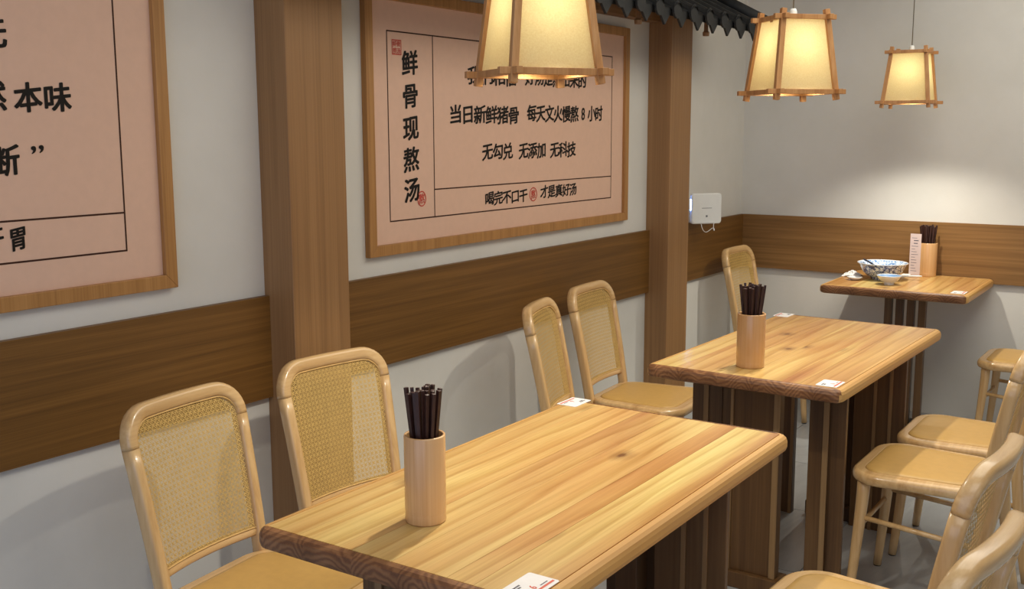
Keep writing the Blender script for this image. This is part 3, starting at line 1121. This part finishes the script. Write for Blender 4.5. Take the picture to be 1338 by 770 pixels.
card('table_sticker', 0.848, 4.145, 0.062, 0.086, -1, 'white printed sticker at the far left corner of the middle table, beyond the cup', -0.02)
card('table_sticker', 1.316, 5.172, 0.062, 0.090, 1, 'white printed sticker at the near right corner of the far table')

# ------------------------------------------------------------------ dishes on the far table
ZT = 0.7498
def dish(name, prof_out, prof_in, mat_out, mat_in, loc, label, cat):
    bm = bmesh.new()
    lathe(bm, prof_out, 40, cap0=True)
    o = link(name, bm, mat_out, smooth=True)
    bm = bmesh.new()
    lathe(bm, prof_in, 40, cap1=True)
    link('inner_glaze', bm, mat_in, o, smooth=True)
    bm = bmesh.new()
    ro, zo = prof_out[-1]
    ri, zi = prof_in[0]
    lathe(bm, [(ro, zo), (ro + 0.0005, zo + 0.0015), ((ro + ri) / 2, zo + 0.003), (ri, zi)], 40)
    link('rim', bm, 'porcelain', o, smooth=True)
    o.location = loc
    return tag(o, label, cat)
big = dish('noodle_bowl', [(0.052, 0.0), (0.055, 0.003), (0.055, 0.010), (0.072, 0.018), (0.095, 0.040), (0.106, 0.062), (0.113, 0.076), (0.123, 0.083)],
           [(0.120, 0.0835), (0.110, 0.076), (0.102, 0.062), (0.090, 0.042), (0.066, 0.022), (0.02, 0.016)], 'blue_white', 'blue_inside',
           (0.895, 5.440, ZT), 'large blue and white patterned noodle bowl on the far table', 'bowl')
small = dish('sauce_bowl', [(0.024, 0.0), (0.025, 0.002), (0.024, 0.009), (0.040, 0.020), (0.052, 0.034), (0.058, 0.043)],
             [(0.0562, 0.0435), (0.050, 0.034), (0.038, 0.022), (0.01, 0.016)], 'porcelain', 'blue_glaze',
             (0.975, 5.262, ZT), 'small white bowl with pale blue inside, in front of the large patterned bowl', 'bowl')
def spoon(name, loc, rz, tilt, mat, label):
    root = empty(name, loc, 0, label, 'spoon')
    root.rotation_euler = (0, tilt, rz)
    bm = bmesh.new()
    rings = []
    for k in range(7):
        s = k / 6
        rings.append([bm.verts.new((-0.03 + 0.030 * (0.2 + 0.8 * s) * math.cos(a), 0.020 * (0.2 + 0.8 * s) * math.sin(a), 0.013 * s * s)) for a in [2 * math.pi * q / 20 for q in range(20)]])
    for a_, b_ in zip(rings, rings[1:]):
        for q in range(20):
            bm.faces.new((a_[q], a_[(q + 1) % 20], b_[(q + 1) % 20], b_[q]))
    bm.faces.new(rings[0][::-1])
    o = link('spoon_bowl', bm, mat, root, smooth=True)
    sm = o.modifiers.new('solid', 'SOLIDIFY')
    sm.thickness = 0.0022
    sm.offset = -1
    bm = bmesh.new()
    tube(bm, [(-0.006, 0, 0.011), (0.015, 0, 0.017), (0.05, 0, 0.020), (0.085, 0, 0.021), (0.092, 0, 0.021)], [(0.006, 0.004), (0.006, 0.004), (0.0075, 0.0035), (0.009, 0.0035), (0.006, 0.003)], 8, ref=(0, 0, 1))
    link('handle', bm, mat, root, smooth=True)
    return root
spoon('soup_spoon', (0.985, 5.480, ZT + 0.0005), R(8), R(0), 'porcelain', 'white porcelain spoon lying between the small bowl and the menu card')
M['spoon_dark'] = plain('dark_spoon', (30, 34, 52), 0.3)
sp2 = spoon('soup_spoon', (0.865, 5.425, ZT + 0.050), R(150), R(-14), 'spoon_dark', 'dark blue spoon resting inside the large patterned bowl')
# saucer-like lid and a crumpled napkin left of the bowl
bm = bmesh.new()
lathe(bm, [(0.018, 0.0), (0.020, 0.002), (0.034, 0.010), (0.039, 0.016), (0.037, 0.0165), (0.031, 0.012), (0.010, 0.005)], 28, cap0=True, cap1=True)
o = link('small_saucer', bm, 'porcelain', smooth=True)
o.location = (0.788, 5.338, ZT)
tag(o, 'small white saucer on the far table, left of the large patterned bowl', 'saucer')
bm = bmesh.new()
rn = random.Random(4)
N_ = 14
grid = [[None] * (N_ + 1) for _ in range(N_ + 1)]
for i in range(N_ + 1):
    for j in range(N_ + 1):
        u, v_ = i / N_ * 2 - 1, j / N_ * 2 - 1
        r_ = math.hypot(u, v_)
        hh = max(0.0, 1 - r_ * 0.8) * 0.034
        grid[i][j] = bm.verts.new((u * 0.045 + rn.uniform(-.003, .003), v_ * 0.04 + rn.uniform(-.003, .003), 0.0015 + hh * rn.uniform(0.55, 1.1)))
for i in range(N_):
    for j in range(N_):
        bm.faces.new((grid[i][j], grid[i + 1][j], grid[i + 1][j + 1], grid[i][j + 1]))
o = link('crumpled_napkin', bm, 'tissue')
sm = o.modifiers.new('solid', 'SOLIDIFY')
sm.thickness = 0.0012
o.location = (0.735, 5.480, ZT)
tag(o, 'crumpled white napkin behind the saucer at the left of the far table', 'napkin')
# menu card leaning against the cup
mn = empty('menu_card', (1.0, 5.655, ZT), R(-6), 'narrow pale pink menu card standing beside the far chopstick cup', 'menu card')
B('card_sheet', (-0.028, -0.0006, 0.0), (0.028, 0.0006, 0.218), 'menu', mn)
bm = bmesh.new()
rn = random.Random(9)
for k in range(13):
    z = 0.195 - 0.0142 * k
    x0 = -0.020 + (0.010 if k in (1, 2) else 0)
    ln = rn.uniform(0.018, 0.036)
    for (a, b) in ((x0, min(0.022, x0 + ln)),):
        hgt = 0.0045 if k in (1, 2) else 0.0022
        bm.faces.new([bm.verts.new(p) for p in ((a, -0.0009, z), (b, -0.0009, z), (b, -0.0009, z + hgt), (a, -0.0009, z + hgt))])
link('printed_lines', bm, 'print_grey', mn)
o = B('paper_packet', (0.945, 5.600, ZT), (0.985, 5.655, ZT + 0.008), 'tissue', None, 0.002)
tag(o, 'small white paper packet at the foot of the menu card', 'packet')
